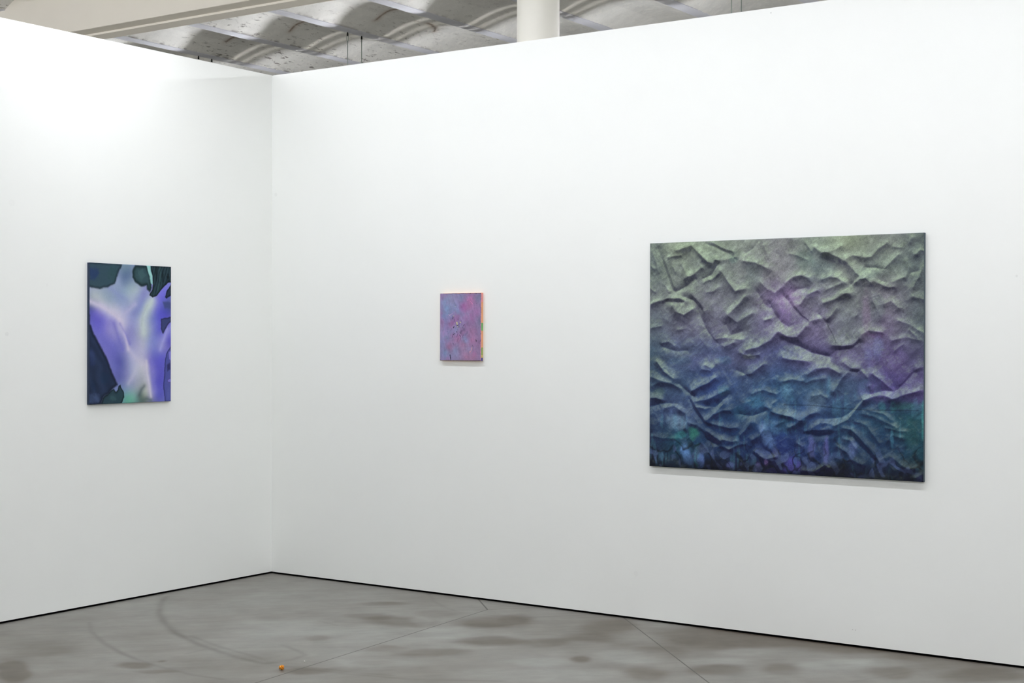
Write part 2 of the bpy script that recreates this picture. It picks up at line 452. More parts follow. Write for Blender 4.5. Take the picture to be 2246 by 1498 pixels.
SMALL_STROKES = [[0.00184,225,228,80,0.1314,0.1789,0.1361,0.1939],
[0.00207,225,228,80,0.1385,0.2071,0.1394,0.2075],
[0.00184,220,225,110,0.157,0.179,0.1598,0.1798],
[0.00138,220,225,90,0.1065,0.1382,0.1065,0.1405],
[0.00092,200,215,170,0.1171,0.0823,0.1171,0.0838],
[0.00092,210,200,210,0.0952,0.1261,0.0971,0.1269],
[0.00207,10,14,22,0.1023,0.1449,0.1019,0.1581],
[0.00207,8,10,18,0.1338,0.1996,0.1412,0.194],
[0.00161,15,14,30,0.1048,0.2126,0.1104,0.2059],
[0.00138,16,16,40,0.0975,0.2698,0.1012,0.2578,0.1176,0.2472],
[0.00138,18,20,45,0.1502,0.2558,0.1619,0.2682],
[0.00092,35,35,70,0.0589,0.234,0.0598,0.2371],
[0.00092,40,35,70,0.1812,0.2001,0.1918,0.1911],
[0.00092,30,30,60,0.2091,0.2353,0.2091,0.2502],
[0.00161,15,12,35,0.2773,0.2837,0.281,0.2993],
[0.00115,15,12,35,0.2705,0.293,0.2842,0.2922],
[0.00092,15,15,30,0.279,0.0642,0.279,0.0672],
[0.00276,16,16,50,0.0805,0.3821,0.0838,0.4009,0.0886,0.414],
[0.00138,20,20,50,0.0758,0.3821,0.0791,0.3858],
[0.00115,25,25,50,0.2508,0.324,0.26,0.3303],
[0.00115,60,50,90,0.0256,0.1588,0.0266,0.1618],
[0.00092,25,25,60,0.115,0.1593,0.1169,0.1751],
[0.00161,30,22,50,0.1301,0.2352,0.133,0.2408],
[0.00115,30,25,60,0.1362,0.2232,0.1385,0.227],
[0.00138,50,40,80,0.1814,0.2558,0.186,0.2607],
[0.00092,30,30,60,0.1782,0.2734,0.1796,0.2757],
[0.00069,60,60,90,0.099,0.3021,0.1108,0.3198],
[0.00092,60,50,80,0.0873,0.3067,0.0897,0.3086],
[0.00138,15,15,35,0.0018,0.4122,0.0075,0.4129],
[0.00092,40,35,70,0.1757,0.2109,0.1766,0.2147],
[0.00115,30,28,60,0.1549,0.2427,0.1619,0.2465],
[0.00161,100,100,108,0.0566,0.2608,0.0553,0.2842],
[0.00092,232,165,150,0.2476,0.3322,0.2417,0.3509,0.2316,0.364],
[0.00138,235,170,150,0.2307,0.3614,0.2335,0.3643],
[0.00092,195,150,195,0.0727,0.1372,0.0961,0.128],
[0.00092,190,160,190,0.068,0.1297,0.0774,0.1391],
[0.00115,210,130,175,0.2353,0.0526,0.2514,0.0676],
[0.00092,205,130,175,0.2168,0.0374,0.2122,0.0485],
[0.00138,205,150,135,0.0029,-0.0025,0.1471,-0.0003,0.3139,0.0008],
[0.00115,60,45,50,0.0029,-0.0002,0.1004,0.0028,0.313,0.0038],
[0.00092,225,130,145,0.3139,0.0016,0.3136,0.1982,0.3111,0.4135],
[0.00092,45,60,50,0.3133,0.0869,0.3125,0.124],
[0.00092,40,50,60,0.3129,0.2465,0.312,0.2539],
[0.00138,90,70,80,0.0042,0.4145,0.1484,0.4137,0.3097,0.4139],
[0.00115,60,40,60,0.3093,0.2873,0.3076,0.2984]]
FLOOR_BLOBS = [[1.41,-2.441,5.559,6.381,6.442,-9.197,-1.0],
[1.769,-0.8,3.371,2.701,3.08,-4.38,-0.9],
[1.555,-0.785,4.909,4.086,5.222,-7.423,-0.6],
[1.796,-0.496,6.006,4.572,5.101,-7.248,-0.5],
[2.209,-0.507,3.344,2.345,3.325,-4.728,-1.0],
[2.251,-0.362,7.046,4.795,4.696,-6.676,-0.5],
[2.52,-0.971,4.254,2.993,3.547,-5.054,-0.9],
[2.446,-1.35,3.818,2.906,5.33,-7.602,-0.7],
[2.761,-0.857,5.839,3.816,5.024,-7.159,-0.5],
[2.813,-0.29,4.013,2.379,2.248,-3.199,-0.8],
[2.884,-0.6,4.39,2.677,4.037,-5.75,-0.5],
[3.117,-1.06,13.371,8.258,6.156,-8.785,-0.9],
[3.396,-0.168,3.063,1.533,1.586,-2.259,-0.6],
[3.703,-0.026,2.377,1.066,2.417,-3.443,-0.8],
[4.149,0.005,3.375,1.3,2.563,-3.654,-0.7],
[4.624,0.009,2.9,0.927,2.201,-3.141,-0.7],
[3.763,-0.901,5.854,2.931,4.225,-6.033,-0.6],
[4.052,-0.698,7.04,3.106,4.223,-6.03,-0.6],
[4.486,-0.454,7.391,2.674,4.277,-6.109,-0.7],
[4.86,-0.25,4.624,1.377,3.031,-4.33,-0.8],
[3.521,-1.187,6.712,3.785,3.039,-4.342,-0.6],
[3.367,-0.677,6.318,3.435,3.526,-5.028,-0.5],
[1.036,-2.869,7.253,9.752,2.007,-2.866,-1.2],
[0.802,-2.476,3.479,4.465,5.316,-7.581,-0.3],
[1.726,-1.442,10.337,9.27,6.979,-9.943,-0.6],
[2.147,-2.009,5.645,5.157,7.378,-10.536,-0.7],
[2.29,-1.873,5.74,4.959,8.361,-11.938,-0.4],
[2.187,-1.398,6.626,5.376,7.401,-10.551,-0.6],
[2.333,-1.684,5.727,4.736,8.063,-11.508,-0.4],
[1.444,-2.282,30.609,33.81,18.742,-26.747,-0.7],
[1.612,-2.477,4.516,5.033,12.079,-17.253,-0.5],
[1.33,-0.449,4.7,3.874,7.613,-10.807,-0.6],
[2.198,-0.86,4.038,2.994,3.309,-4.71,0.5],
[2.371,-1.695,2.882,2.368,3.793,-5.414,0.4],
[1.424,-1.328,1.971,1.834,1.825,-2.598,0.3],
[3.287,-0.864,4.215,2.411,3.024,-4.314,0.6],
[3.112,-1.473,1.922,1.273,3.38,-4.829,0.4],
[3.73,-0.423,4.915,2.312,5.286,-7.539,0.5],
[3.691,-0.708,4.437,2.204,5.597,-7.988,0.5],
[4.258,-0.459,4.278,1.692,4.818,-6.878,0.6],
[3.129,0.027,6.987,3.661,4.413,-6.278,0.4],
[1.384,-1.934,3.002,3.133,2.577,-3.674,0.2],
[1.076,-2.414,2.9,3.51,4.557,-6.5,0.2],
[1.858,-0.705,12.231,9.491,4.284,-6.092,0.5],
[2.968,-1.215,4.618,3.039,4.67,-6.665,0.4],
[4.416,-0.262,4.792,1.734,6.298,-8.99,0.4]]
FLOOR_LINES = [[0.022,0.5,0.089,-1.019,0.26,-1.221,0.477,-1.424,0.705,-1.597,0.977,-1.763,1.323,-1.908,1.689,-2.01,1.894,-2.029,1.917,-1.988],
[0.016,0.35,1.111,-1.773,1.425,-1.878,1.748,-1.943,1.891,-1.994],
[0.016,0.35,1.913,-2.016,1.948,-1.892,1.929,-1.777,1.863,-1.732,1.672,-1.663],
[0.014,0.4,0.361,-1.839,0.575,-2.0,0.862,-2.162,1.165,-2.287,1.452,-2.363,1.782,-2.404,1.973,-2.384],
[0.014,0.2,0.731,-2.083,1.087,-2.249,1.311,-2.326],
[0.014,0.3,2.016,-2.029,2.372,-1.968,2.69,-1.882,3.061,-1.667],
[0.014,0.25,1.966,-2.04,2.181,-1.949,2.341,-1.932,2.573,-1.873],
[0.01,0.3,2.03,-0.366,2.134,-0.377,2.3,-0.295,2.449,-0.139,2.535,-0.028],
[0.014,0.25,1.354,-0.009,1.532,-0.194,1.716,-0.323,1.841,-0.378],
[0.012,0.25,4.411,-0.733,4.557,-0.403],
[0.01,0.25,1.869,-0.07,2.021,-0.072,2.179,-0.015],
[0.01,0.2,1.39,-1.067,1.561,-1.107],
[0.01,0.2,1.421,-2.095,1.416,-1.965]]
CRACKS = [[0.012,92,70,52,-2.882,3.266,-2.762,3.22,-2.626,3.188,-2.491,3.18],
[0.012,92,76,60,-1.857,3.34,-1.712,3.297,-1.607,3.275,-1.489,3.263],
[0.012,60,58,56,-1.677,3.905,-1.692,3.996,-1.725,4.075,-1.781,4.141],
[0.012,70,62,56,-3.844,3.356,-3.751,3.335,-3.648,3.321],
[0.03,70,58,48,-4.279,2.538,-4.239,2.538,-4.196,2.54,-4.104,2.471],
[0.012,80,76,72,-2.571,3.654,-2.519,3.689],
[0.012,80,76,72,-2.512,3.916,-2.423,3.923,-2.399,3.965]]

TAU = 2*math.pi
COL = bpy.context.scene.collection

# ---------------------------------------------------------------- helpers
def lin(c):
    c = np.asarray(c, dtype=float)/255.0
    return np.where(c <= 0.04045, c/12.92, ((c+0.055)/1.055)**2.4)

def tag(o, label=None, cat=None, group=None, kind=None):
    if label: o['label'] = label
    if cat: o['category'] = cat
    if group: o['group'] = group
    if kind: o['kind'] = kind
    return o

def empty(name, loc, rz=0.0):
    o = bpy.data.objects.new(name, None)
    o.empty_display_size = 0.1
    COL.objects.link(o); o.location = loc; o.rotation_euler = (0, 0, rz)
    return o

def link(name, me, mat, parent=None):
    o = bpy.data.objects.new(name, me)
    COL.objects.link(o)
    for m in (mat if isinstance(mat, (list, tuple)) else [mat]):
        me.materials.append(m)
    if parent: o.parent = parent
    return o

def bm_obj(name, bm, mat, parent=None, smooth=False):
    bmesh.ops.recalc_face_normals(bm, faces=bm.faces)
    me = bpy.data.meshes.new(name); bm.to_mesh(me); bm.free()
    if smooth:
        me.polygons.foreach_set('use_smooth', np.ones(len(me.polygons), dtype=bool))
    return link(name, me, mat, parent)

def box(bm, x0, x1, y0, y1, z0, z1, bevel=0.0):
    r = bmesh.ops.create_cube(bm, size=1.0)
    vs = r['verts']
    for v in vs:
        v.co = ((x0+x1)/2+v.co.x*(x1-x0), (y0+y1)/2+v.co.y*(y1-y0), (z0+z1)/2+v.co.z*(z1-z0))
    if bevel:
        es = list({e for v in vs for e in v.link_edges})
        bmesh.ops.bevel(bm, geom=es, offset=bevel, segments=2, profile=0.5, affect='EDGES')

def prism_x(bm, prof, x0, x1):
    """closed (y, z) outline swept along x"""
    a = [bm.verts.new((x0, y, z)) for y, z in prof]
    b = [bm.verts.new((x1, y, z)) for y, z in prof]
    n = len(prof)
    for i in range(n):
        bm.faces.new((a[i], a[(i+1) % n], b[(i+1) % n], b[i]))
    bm.faces.new(a[::-1]); bm.faces.new(b)

def tube(bm, pts, r, seg=8):
    pts = [Vector(p) for p in pts]; rings = []
    for i, p in enumerate(pts):
        d = (pts[min(i+1, len(pts)-1)]-pts[max(i-1, 0)]).normalized()
        a = d.cross(Vector((0, 0, 1)) if abs(d.z) < 0.9 else Vector((1, 0, 0))).normalized(); b = d.cross(a)
        rr = r[i] if isinstance(r, (list, tuple)) else r
        rings.append([bm.verts.new(p+a*math.cos(TAU*k/seg)*rr+b*math.sin(TAU*k/seg)*rr) for k in range(seg)])
    for q, s in zip(rings, rings[1:]):
        for k in range(seg):
            bm.faces.new((q[k], q[(k+1) % seg], s[(k+1) % seg], s[k]))
    bm.faces.new(rings[0][::-1]); bm.faces.new(rings[-1])

def grid_mesh(name, P, colors=None, smooth=True, flip=False):
    """P: (n, m, 3) array of points -> quad grid, optional linear rgb colour per vertex"""
    n, m = P.shape[:2]
    me = bpy.data.meshes.new(name)
    me.vertices.add(n*m)
    me.vertices.foreach_set('co', np.ascontiguousarray(P, dtype=np.float32).ravel())
    i, j = np.meshgrid(np.arange(n-1), np.arange(m-1), indexing='ij')
    a = i*m+j
    q = np.stack([a, a+m, a+m+1, a+1], -1).reshape(-1, 4)
    if flip: q = q[:, ::-1]
    nf = len(q)
    me.loops.add(nf*4); me.loops.foreach_set('vertex_index', q.astype(np.int32).ravel())
    me.polygons.add(nf)
    me.polygons.foreach_set('loop_start', np.arange(0, nf*4, 4, dtype=np.int32))
    me.polygons.foreach_set('loop_total', np.full(nf, 4, dtype=np.int32))
    if smooth: me.polygons.foreach_set('use_smooth', np.ones(nf, dtype=bool))
    me.update(calc_edges=True); me.validate()
    if colors is not None:
        at = me.color_attributes.new('paint', 'FLOAT_COLOR', 'POINT')
        c = np.ones((n*m, 4), dtype=np.float32); c[:, :3] = colors.reshape(-1, 3)
        at.data.foreach_set('color', c.ravel())
    return me

# numpy noise -----------------------------------------------------------------
def vnoise(x, y, seed):
    t = np.random.RandomState(seed).rand(256, 256)
    xi, yi = np.floor(x).astype(int), np.floor(y).astype(int)
    fx, fy = x-xi, y-yi
    fx = fx*fx*fx*(fx*(fx*6-15)+10); fy = fy*fy*fy*(fy*(fy*6-15)+10)
    a = t[xi % 256, yi % 256]; b = t[(xi+1) % 256, yi % 256]
    c = t[xi % 256, (yi+1) % 256]; d = t[(xi+1) % 256, (yi+1) % 256]
    return (a*(1-fx)+b*fx)*(1-fy)+(c*(1-fx)+d*fx)*fy

def fbm(x, y, seed, oct=4):
    s = 0; a = 0.5; n = 0
    for k in range(oct):
        c, q = math.cos(0.6+1.9*k), math.sin(0.6+1.9*k); f = 2**k
        s = s+a*vnoise((x*c-y*q)*f+k*17.3, (x*q+y*c)*f+k*9.1, seed+k); n += a; a *= 0.5
    return s/n-0.5

def smooth(e0, e1, x):
    t = np.clip((x-e0)/(e1-e0), 0, 1); return t*t*(3-2*t)

def dist_poly(X, Y, pts):
    d = np.full(X.shape, 1e9)
    for (ax, ay), (bx, by) in zip(pts, pts[1:]):
        vx, vy = bx-ax, by-ay; L = vx*vx+vy*vy+1e-12
        t = np.clip(((X-ax)*vx+(Y-ay)*vy)/L, 0, 1)
        d = np.minimum(d, np.hypot(X-ax-t*vx, Y-ay-t*vy))
    return d

def pairs(l): return [(l[i], l[i+1]) for i in range(0, len(l)-1, 2)]

def poly_sdf(X, Y, pts):
    """signed distance to a closed outline, negative inside"""
    d = dist_poly(X, Y, pts+[pts[0]])
    ins = np.zeros(X.shape, dtype=bool)
    for (ax, ay), (bx, by) in zip(pts, pts[1:]+[pts[0]]):
        c = (ay > Y) != (by > Y)
        ins ^= c & (X < (bx-ax)*(Y-ay)/(by-ay+1e-12)+ax)
    return np.where(ins, -d, d)

def put(C, rgb, m):
    C += (lin(rgb)-C)*m[..., None]

def field(X, Y, pts, ell, nug):
    """smooth colour field through scattered points (kernel regression with a nugget)"""
    p = np.array([q[:2] for q in pts]); v = np.array([q[2:5] for q in pts], dtype=float)
    kern = lambda r: (1+1.732*r/ell)*np.exp(-1.732*r/ell)
    K = kern(np.sqrt(((p[:, None]-p[None])**2).sum(-1)))+np.eye(len(p))*nug
    m = v.mean(0); wgt = np.linalg.solve(K, v-m)
    C = np.zeros(X.shape+(3,))+m
    for (px, py), g in zip(p, wgt):
        C += kern(np.hypot(X-px, Y-py))[..., None]*g
    return lin(np.clip(C, 8, 245))

def splat(C, X, Y, s, warp=0):
    x, y, rx, ry, ang, r, g, b, k = s
    a = math.radians(ang); u, v = X-x, Y-y
    u, v = u*math.cos(a)+v*math.sin(a), -u*math.sin(a)+v*math.cos(a)
    d = np.sqrt((u/rx)**2+(v/ry)**2)+warp
    put(C, (r, g, b), k*(1-smooth(0.45, 1.25, d)))

# ---------------------------------------------------------------- materials
def new_mat(name):
    m = bpy.data.materials.new(name); m.use_nodes = True
    return m, m.node_tree, m.node_tree.nodes['Principled BSDF']

def N(nt, t, **kw):
    n = nt.nodes.new(t)
    for k, v in kw.items(): setattr(n, k, v)
    return n

def mth(nt, op, a, b=None):
    n = N(nt, 'ShaderNodeMath', operation=op)
    for i, v in enumerate((a, b)):
        if v is None: continue
        if isinstance(v, (int, float)): n.inputs[i].default_value = v
        else: nt.links.new(v, n.inputs[i])
    return n.outputs[0]

def mixc(nt, f, a, b):
    n = N(nt, 'ShaderNodeMix', data_type='RGBA')
    for i, v in ((0, f), (6, a), (7, b)):
        if isinstance(v, (int, float)): n.inputs[i].default_value = v
        elif isinstance(v, (tuple, list, np.ndarray)): n.inputs[i].default_value = tuple(v)+(1,)
        else: nt.links.new(v, n.inputs[i])
    return n.outputs[2]

def noise(nt, vec, scale, detail=3, rough=0.5):
    n = N(nt, 'ShaderNodeTexNoise'); n.inputs['Scale'].default_value = scale
    n.inputs['Detail'].default_value = detail; n.inputs['Roughness'].default_value = rough
    nt.links.new(vec, n.inputs['Vector']); return n.outputs['Fac']

def bump(nt, bs, h, strength, dist):
    b = N(nt, 'ShaderNodeBump'); b.inputs['Strength'].default_value = strength; b.inputs['Distance'].default_value = dist
    nt.links.new(h, b.inputs['Height']); nt.links.new(b.outputs[0], bs.inputs['Normal'])

def simple(name, rgb, rough=0.6, metal=0.0, spec=0.4, nscale=0, namp=0.0, bscale=0, bstr=0.0, bdist=0.002):
    m, nt, bs = new_mat(name)
    bs.inputs['Roughness'].default_value = rough; bs.inputs['Metallic'].default_value = metal
    bs.inputs['Specular IOR Level'].default_value = spec
    c = lin(rgb); pos = N(nt, 'ShaderNodeTexCoord').outputs['Object']
    if nscale:
        f = noise(nt, pos, nscale, 4)
        nt.links.new(mixc(nt, f, c*(1-namp), np.minimum(c*(1+namp), 1)), bs.inputs['Base Color'])
    else: bs.inputs['Base Color'].default_value = tuple(c)+(1,)
    if bscale: bump(nt, bs, noise(nt, pos, bscale, 3), bstr, bdist)
    return m

def wall_mat(name, rgb, axis, spots):
    """white roller-painted board with a few filler spots and scuffs"""
    m, nt, bs = new_mat(name)
    geo = N(nt, 'ShaderNodeNewGeometry').outputs['Position']
    c = lin(rgb)
    f = noise(nt, geo, 1.3, 4, 0.6)
    col = mixc(nt, f, c*0.985, np.minimum(c*1.012, 1))
    for x, z, r, d in spots:
        dv = N(nt, 'ShaderNodeVectorMath', operation='DISTANCE'); nt.links.new(geo, dv.inputs[0])
        dv.inputs[1].default_value = (x, 0, z) if axis == 'x' else (0, x, z)
        k = mth(nt, 'MULTIPLY', mth(nt, 'LESS_THAN', dv.outputs['Value'], r), d)
        col = mixc(nt, k, col, c*0.45)
    nt.links.new(col, bs.inputs['Base Color'])
    bs.inputs['Roughness'].default_value = 0.62; bs.inputs['Specular IOR Level'].default_value = 0.25
    bump(nt, bs, mth(nt, 'ADD', noise(nt, geo, 260, 2), mth(nt, 'MULTIPLY', noise(nt, geo, 2.2, 3), 3.0)), 0.12, 0.0015)
    return m

def paint_mat(name, rough=0.75, spec=0.2, weave=0.0, wscale=900, tone_noise=0):
    m, nt, bs = new_mat(name)
    at = N(nt, 'ShaderNodeAttribute', attribute_name='paint')
    pos = N(nt, 'ShaderNodeTexCoord').outputs['Object']
    f = noise(nt, pos, wscale, 2)
    col = at.outputs['Color']
    if tone_noise:  # random tone variation of the paint colour
        hs = N(nt, 'ShaderNodeHueSaturation')
        nt.links.new(col, hs.inputs['Color'])
        nt.links.new(mth(nt, 'ADD', mth(nt, 'MULTIPLY', mth(nt, 'SUBTRACT', f, 0.5), tone_noise), 1.0), hs.inputs['Value'])
        col = hs.outputs['Color']
    nt.links.new(col, bs.inputs['Base Color'])
    bs.inputs['Roughness'].default_value = rough; bs.inputs['Specular IOR Level'].default_value = spec
    if weave: bump(nt, bs, f, weave, 0.0012)
    return m

GAP = 0.0130           # shadow gap under the partitions
HW = 3.3803           # partition height
M_wr = wall_mat('white_wall_paint_a', (241, 243, 240), 'x',
    [(0.034, 2.57, 0.013, .10), (3.657, 3.354, 0.004, .5), (2.836, 0.262, 0.015, .05), (4.956, 1.911, 0.006, .15), (4.126, 0.091, 0.003, .4), (4.142, 0.09, 0.003, .4), (2.725, 2.17, 0.008, .04)])
M_wl = wall_mat('white_wall_paint_b', (246, 248, 245), 'y',
    [(-2.117, 1.617, 0.012, .10), (-2.086, 2.354, 0.02, .03), (-0.634, 1.901, 0.006, .06), (-1.846, 1.90, 0.008, .05)])
M_out = simple('building_wall_paint', (225, 224, 218), 0.8, nscale=1.5, namp=.03, bscale=80, bstr=.1)
M_black = simple('black_recess', (5, 5, 5), 0.9, spec=.0)
M_beam = simple('cream_beam_paint', (242, 236, 223), 0.7, spec=.25, nscale=2.0, namp=.05, bscale=30, bstr=.06, bdist=.006)
M_col = simple('cream_column_paint', (246, 244, 235), 0.5, spec=.4, nscale=3, namp=.015, bscale=25, bstr=.03, bdist=.004)
M_rib = simple('rib_paint_bluish_light', (207, 208, 214), 0.75, spec=.2, nscale=6, namp=.09, bscale=50, bstr=.25, bdist=.004)  # bluish reflected light on the ribs is put into this paint colour
M_steel = simple('dull_steel', (160, 172, 164), 0.5, 0.0)
M_dark = simple('dark_steel_hook', (30, 30, 30), 0.5, 0.5)
M_white_metal = simple('white_enamel', (235, 235, 232), 0.4)

# ---------------------------------------------------------------- the setting
# partitions: white boards standing off the floor on a recessed black base
def partition(name, x0, x1, y0, y1, mat, label):
    bm = bmesh.new(); box(bm, x0, x1, y0, y1, GAP, HW)
    return tag(bm_obj(name, bm, mat), label, None, None, 'structure')
partition('wall_right', 0.0, 9.5, 0.0, 0.20, M_wr, 'long white partition wall with the small and the large painting')
partition('wall_left', -0.20, 0.0, -9.0, 0.20, M_wl, 'white partition wall with the tall blue painting, left of the corner')
for nm, b in (('baseboard_right', (0.012, 9.47, 0.010, 0.165)), ('baseboard_left', (-0.165, -0.010, -8.97, 0.165))):
    bm = bmesh.new(); box(bm, b[0], b[1], b[2], b[3], 0.0, GAP+0.002)
    tag(bm_obj(nm, bm, M_black), 'black recessed shadow gap along the foot of the white wall', None, None, 'structure')
# the hall around them
for nm, b in (('wall_north', (-11.2, 14.2, 10.0, 10.2)), ('wall_south', (-11.2, 14.2, -14.2, -14.0)),
              ('wall_west', (-11.2, -11.0, -14.0, 10.0)), ('wall_east', (14.0, 14.2, -14.0, 10.0))):
    bm = bmesh.new(); box(bm, b[0], b[1], b[2], b[3], 0.0, 4.9)
    tag(bm_obj(nm, bm, M_out), 'plain plastered wall of the hall', None, None, 'structure')

# floor: polished concrete with trowel clouds, stains and tyre scuffs
def axis_coords(c0, f0, f1, c1, step, n):
    return np.concatenate([np.linspace(c0, f0, n, endpoint=False), np.arange(f0, f1, step), np.linspace(f1, c1, n)])
fx = axis_coords(-11.0, 0.0, 5.7, 14.0, 0.0125, 30); fy = axis_coords(-14.0, -3.3, 0.04, 10.0, 0.0125, 30)
X, Y = np.meshgrid(fx, fy, indexing='ij')
wx = fbm(X*2.2, Y*2.2, 11, 4)*0.30; wy = fbm(X*2.2, Y*2.2, 31, 4)*0.30
base = 0.55*fbm(X*0.9+wx, Y*0.9+wy, 5, 5)+0.5*fbm(X*3.1+5, Y*3.1, 8, 4)+0.35*fbm((X+Y)*1.2, (X-Y)*7.0, 15, 4)
st = 0.75*base
for cx, cy, m00, m01, m10, m11, s in FLOOR_BLOBS:
    u, v = X-cx+wx*0.55, Y-cy+wy*0.55
    d = np.hypot(m00*u+m01*v, m10*u+m11*v)
    st += s*0.5*(1-smooth(0.5, 1.2, d))
st = np.clip(st, -0.62, 0.5)
lo, mid, hi = lin((92, 85, 75)), lin((127, 125, 119)), lin((147, 149, 143))
t1 = np.clip(-st/0.5, 0, 1)[..., None]; t2 = np.clip(st/0.5, 0, 1)[..., None]
FC = mid*(1-t1)+lo*t1; FC = FC*(1-t2)+hi*t2
fine = fbm(X*9, Y*9, 51, 4)
FC *= (1+0.20*fine+0.16*fbm((X-Y)*22, (X+Y)*5, 55, 3)+0.10*fbm(X*30, Y*30, 57, 3))[..., None]
for l in FLOOR_LINES:
    d = dist_poly(X+wx*0.015, Y+wy*0.015, pairs(l[2:]))
    put(FC, (80, 76, 70), 1.35*l[1]*np.exp(-(d/l[0])**2)*(0.75+0.9*fine).clip(0, 1))
P = np.stack([X, Y, np.zeros_like(X)], -1)
M_floor, nt, bs = new_mat('polished_concrete')
at = N(nt, 'ShaderNodeAttribute', attribute_name='paint'); geo = N(nt, 'ShaderNodeNewGeometry').outputs['Position']
col = at.outputs['Color']
f = noise(nt, geo, 140, 3, 0.7)
col = mixc(nt, mth(nt, 'MULTIPLY', mth(nt, 'GREATER_THAN', noise(nt, geo, 55, 2), 0.73), 0.25), col, lin((70, 66, 62)))
hs = N(nt, 'ShaderNodeHueSaturation'); nt.links.new(col, hs.inputs['Color'])
nt.links.new(mth(nt, 'ADD', mth(nt, 'MULTIPLY', f, 0.22), 0.89), hs.inputs['Value']); col = hs.outputs['Color']
for (ax, ay), (bx, by), w, k in (((1.967, -.236), (2.147, -2.351), .0036, .9), ((1.967, -.236), (1.709, .026), .0045, .95), ((1.967, -.236), (2.22, .041), .003, .75),
                             ((2.752, .007), (3.873, -1.143), .0034, .9), ((2.147, -2.351), (2.50, -6.6), .0036, .9), ((3.873, -1.143), (5.9, -3.22), .0034, .9)):
    sub = N(nt, 'ShaderNodeVectorMath', operation='SUBTRACT'); nt.links.new(geo, sub.inputs[0]); sub.inputs[1].default_value = (ax, ay, 0)
    dt = N(nt, 'ShaderNodeVectorMath', operation='DOT_PRODUCT'); nt.links.new(sub.outputs[0], dt.inputs[0]); dt.inputs[1].default_value = (bx-ax, by-ay, 0)
    t = N(nt, 'ShaderNodeClamp'); nt.links.new(mth(nt, 'DIVIDE', dt.outputs['Value'], (bx-ax)**2+(by-ay)**2), t.inputs[0])
    sc = N(nt, 'ShaderNodeVectorMath', operation='SCALE'); sc.inputs[0].default_value = (bx-ax, by-ay, 0); nt.links.new(t.outputs[0], sc.inputs['Scale'])
    ds = N(nt, 'ShaderNodeVectorMath', operation='DISTANCE'); nt.links.new(sub.outputs[0], ds.inputs[0]); nt.links.new(sc.outputs[0], ds.inputs[1])
    col = mixc(nt, mth(nt, 'MULTIPLY', mth(nt, 'LESS_THAN', ds.outputs['Value'], w), k), col, lin((58, 54, 48)))
nt.links.new(col, bs.inputs['Base Color'])
nt.links.new(mth(nt, 'ADD', mth(nt, 'MULTIPLY', noise(nt, geo, 3.5, 4), 0.22), 0.34), bs.inputs['Roughness'])
bs.inputs['Specular IOR Level'].default_value = FLOOR_SPEC
bump(nt, bs, noise(nt, geo, 45, 4), 0.10, 0.002)
tag(link('floor', grid_mesh('floor', P, FC, smooth=False), M_floor), 'polished grey concrete floor with cloudy stains and saw-cut joints', None, None, 'structure')

# ceiling: shallow jack-arch vaults springing between narrow ribs that run away from the long wall
PER, RW, RISE, ZS = 1.02, 0.135, 0.142, 4.50
tt = np.concatenate([[0.0], np.linspace(RW, PER, 44)])           # first strip sits above the rib
xs = np.concatenate([-RW+0.005+PER*k+tt[:-1] for k in range(-10, 14)]+[[-RW+0.005+PER*14]])
ys = np.concatenate([np.linspace(-14, -8, 10, endpoint=False), np.arange(-8, 1, 0.07), np.arange(1, 5, 0.016), np.linspace(5, 10, 40)])
X, Y = np.meshgrid(xs, ys, indexing='ij')
ph = np.mod(X+RW-0.005+1e-6, PER)
s = np.clip((ph-RW)/(PER-RW), 0, 1)
Z = ZS+RISE*(1-(2*s-1)**2)*(ph > RW-1e-4)
rough = fbm(X*14, Y*14, 70, 4)
Z += 0.006*fbm(X*3, Y*3, 77, 3)*(s > 0.01)*(s < 0.99)
CC = np.ones(X.shape+(3,))*lin((223, 222, 217))
tone = fbm(X*1.1, Y*1.1, 81, 4)
CC *= (1+0.28*tone+0.16*rough)[..., None]
bay = np.floor((X+RW-0.005)/PER)
CC *= (1+0.06*np.sin(bay*2.3+1))[..., None]
CC *= np.where((s > 0.0) & (s < 0.30+0.05*np.sin(bay*1.7)), 1.05, 0.985)[..., None]           # lighter strip along one side of each bay
grime = smooth(-0.2, 0.75, -X*0.16)                                                           # dirtier towards the far bays
edge = np.exp(-(s/0.018)**2)+np.exp(-((1-s)/0.018)**2)
put(CC, (70, 60, 54), grime*np.clip(edge, 0, 1)*smooth(0.52, 0.68, vnoise(X*20, Y*24, 101))*0.8)
flake = smooth(0.62, 0.8, vnoise((X+Y)*16, (X-Y)*48, 104)*0.6+vnoise((X+Y)*40, (X-Y)*90, 106)*0.4)*smooth(3.6, 4.1, Y)
put(CC, (240, 238, 230), flake*0.5); Z -= 0.004*flake
for l in CRACKS:
    d = dist_poly(X+0.03*rough, Y+0.03*fbm(X*9, Y*9, 111, 3), pairs(l[4:]))
    put(CC, l[1:4], 0.85*np.exp(-(d/l[0])**2))
    if l[0] < .02: put(CC, (150, 116, 86), 0.35*np.exp(-(d/(l[0]*3.5))**2))
M_ceil = paint_mat('rough_painted_concrete', 0.85, 0.15, weave=0.5, wscale=60, tone_noise=0.12)
nt = M_ceil.node_tree; bs = nt.nodes['Principled BSDF']
src = bs.inputs['Base Color'].links[0].from_socket
pos = N(nt, 'ShaderNodeTexCoord').outputs['Object']
sx_ = N(nt, 'ShaderNodeSeparateXYZ'); nt.links.new(pos, sx_.inputs[0])
far = N(nt, 'ShaderNodeMapRange'); nt.links.new(sx_.outputs[0], far.inputs[0])
far.inputs[1].default_value = 0.4; far.inputs[2].default_value = -3.6            # flaking grows towards the far bays
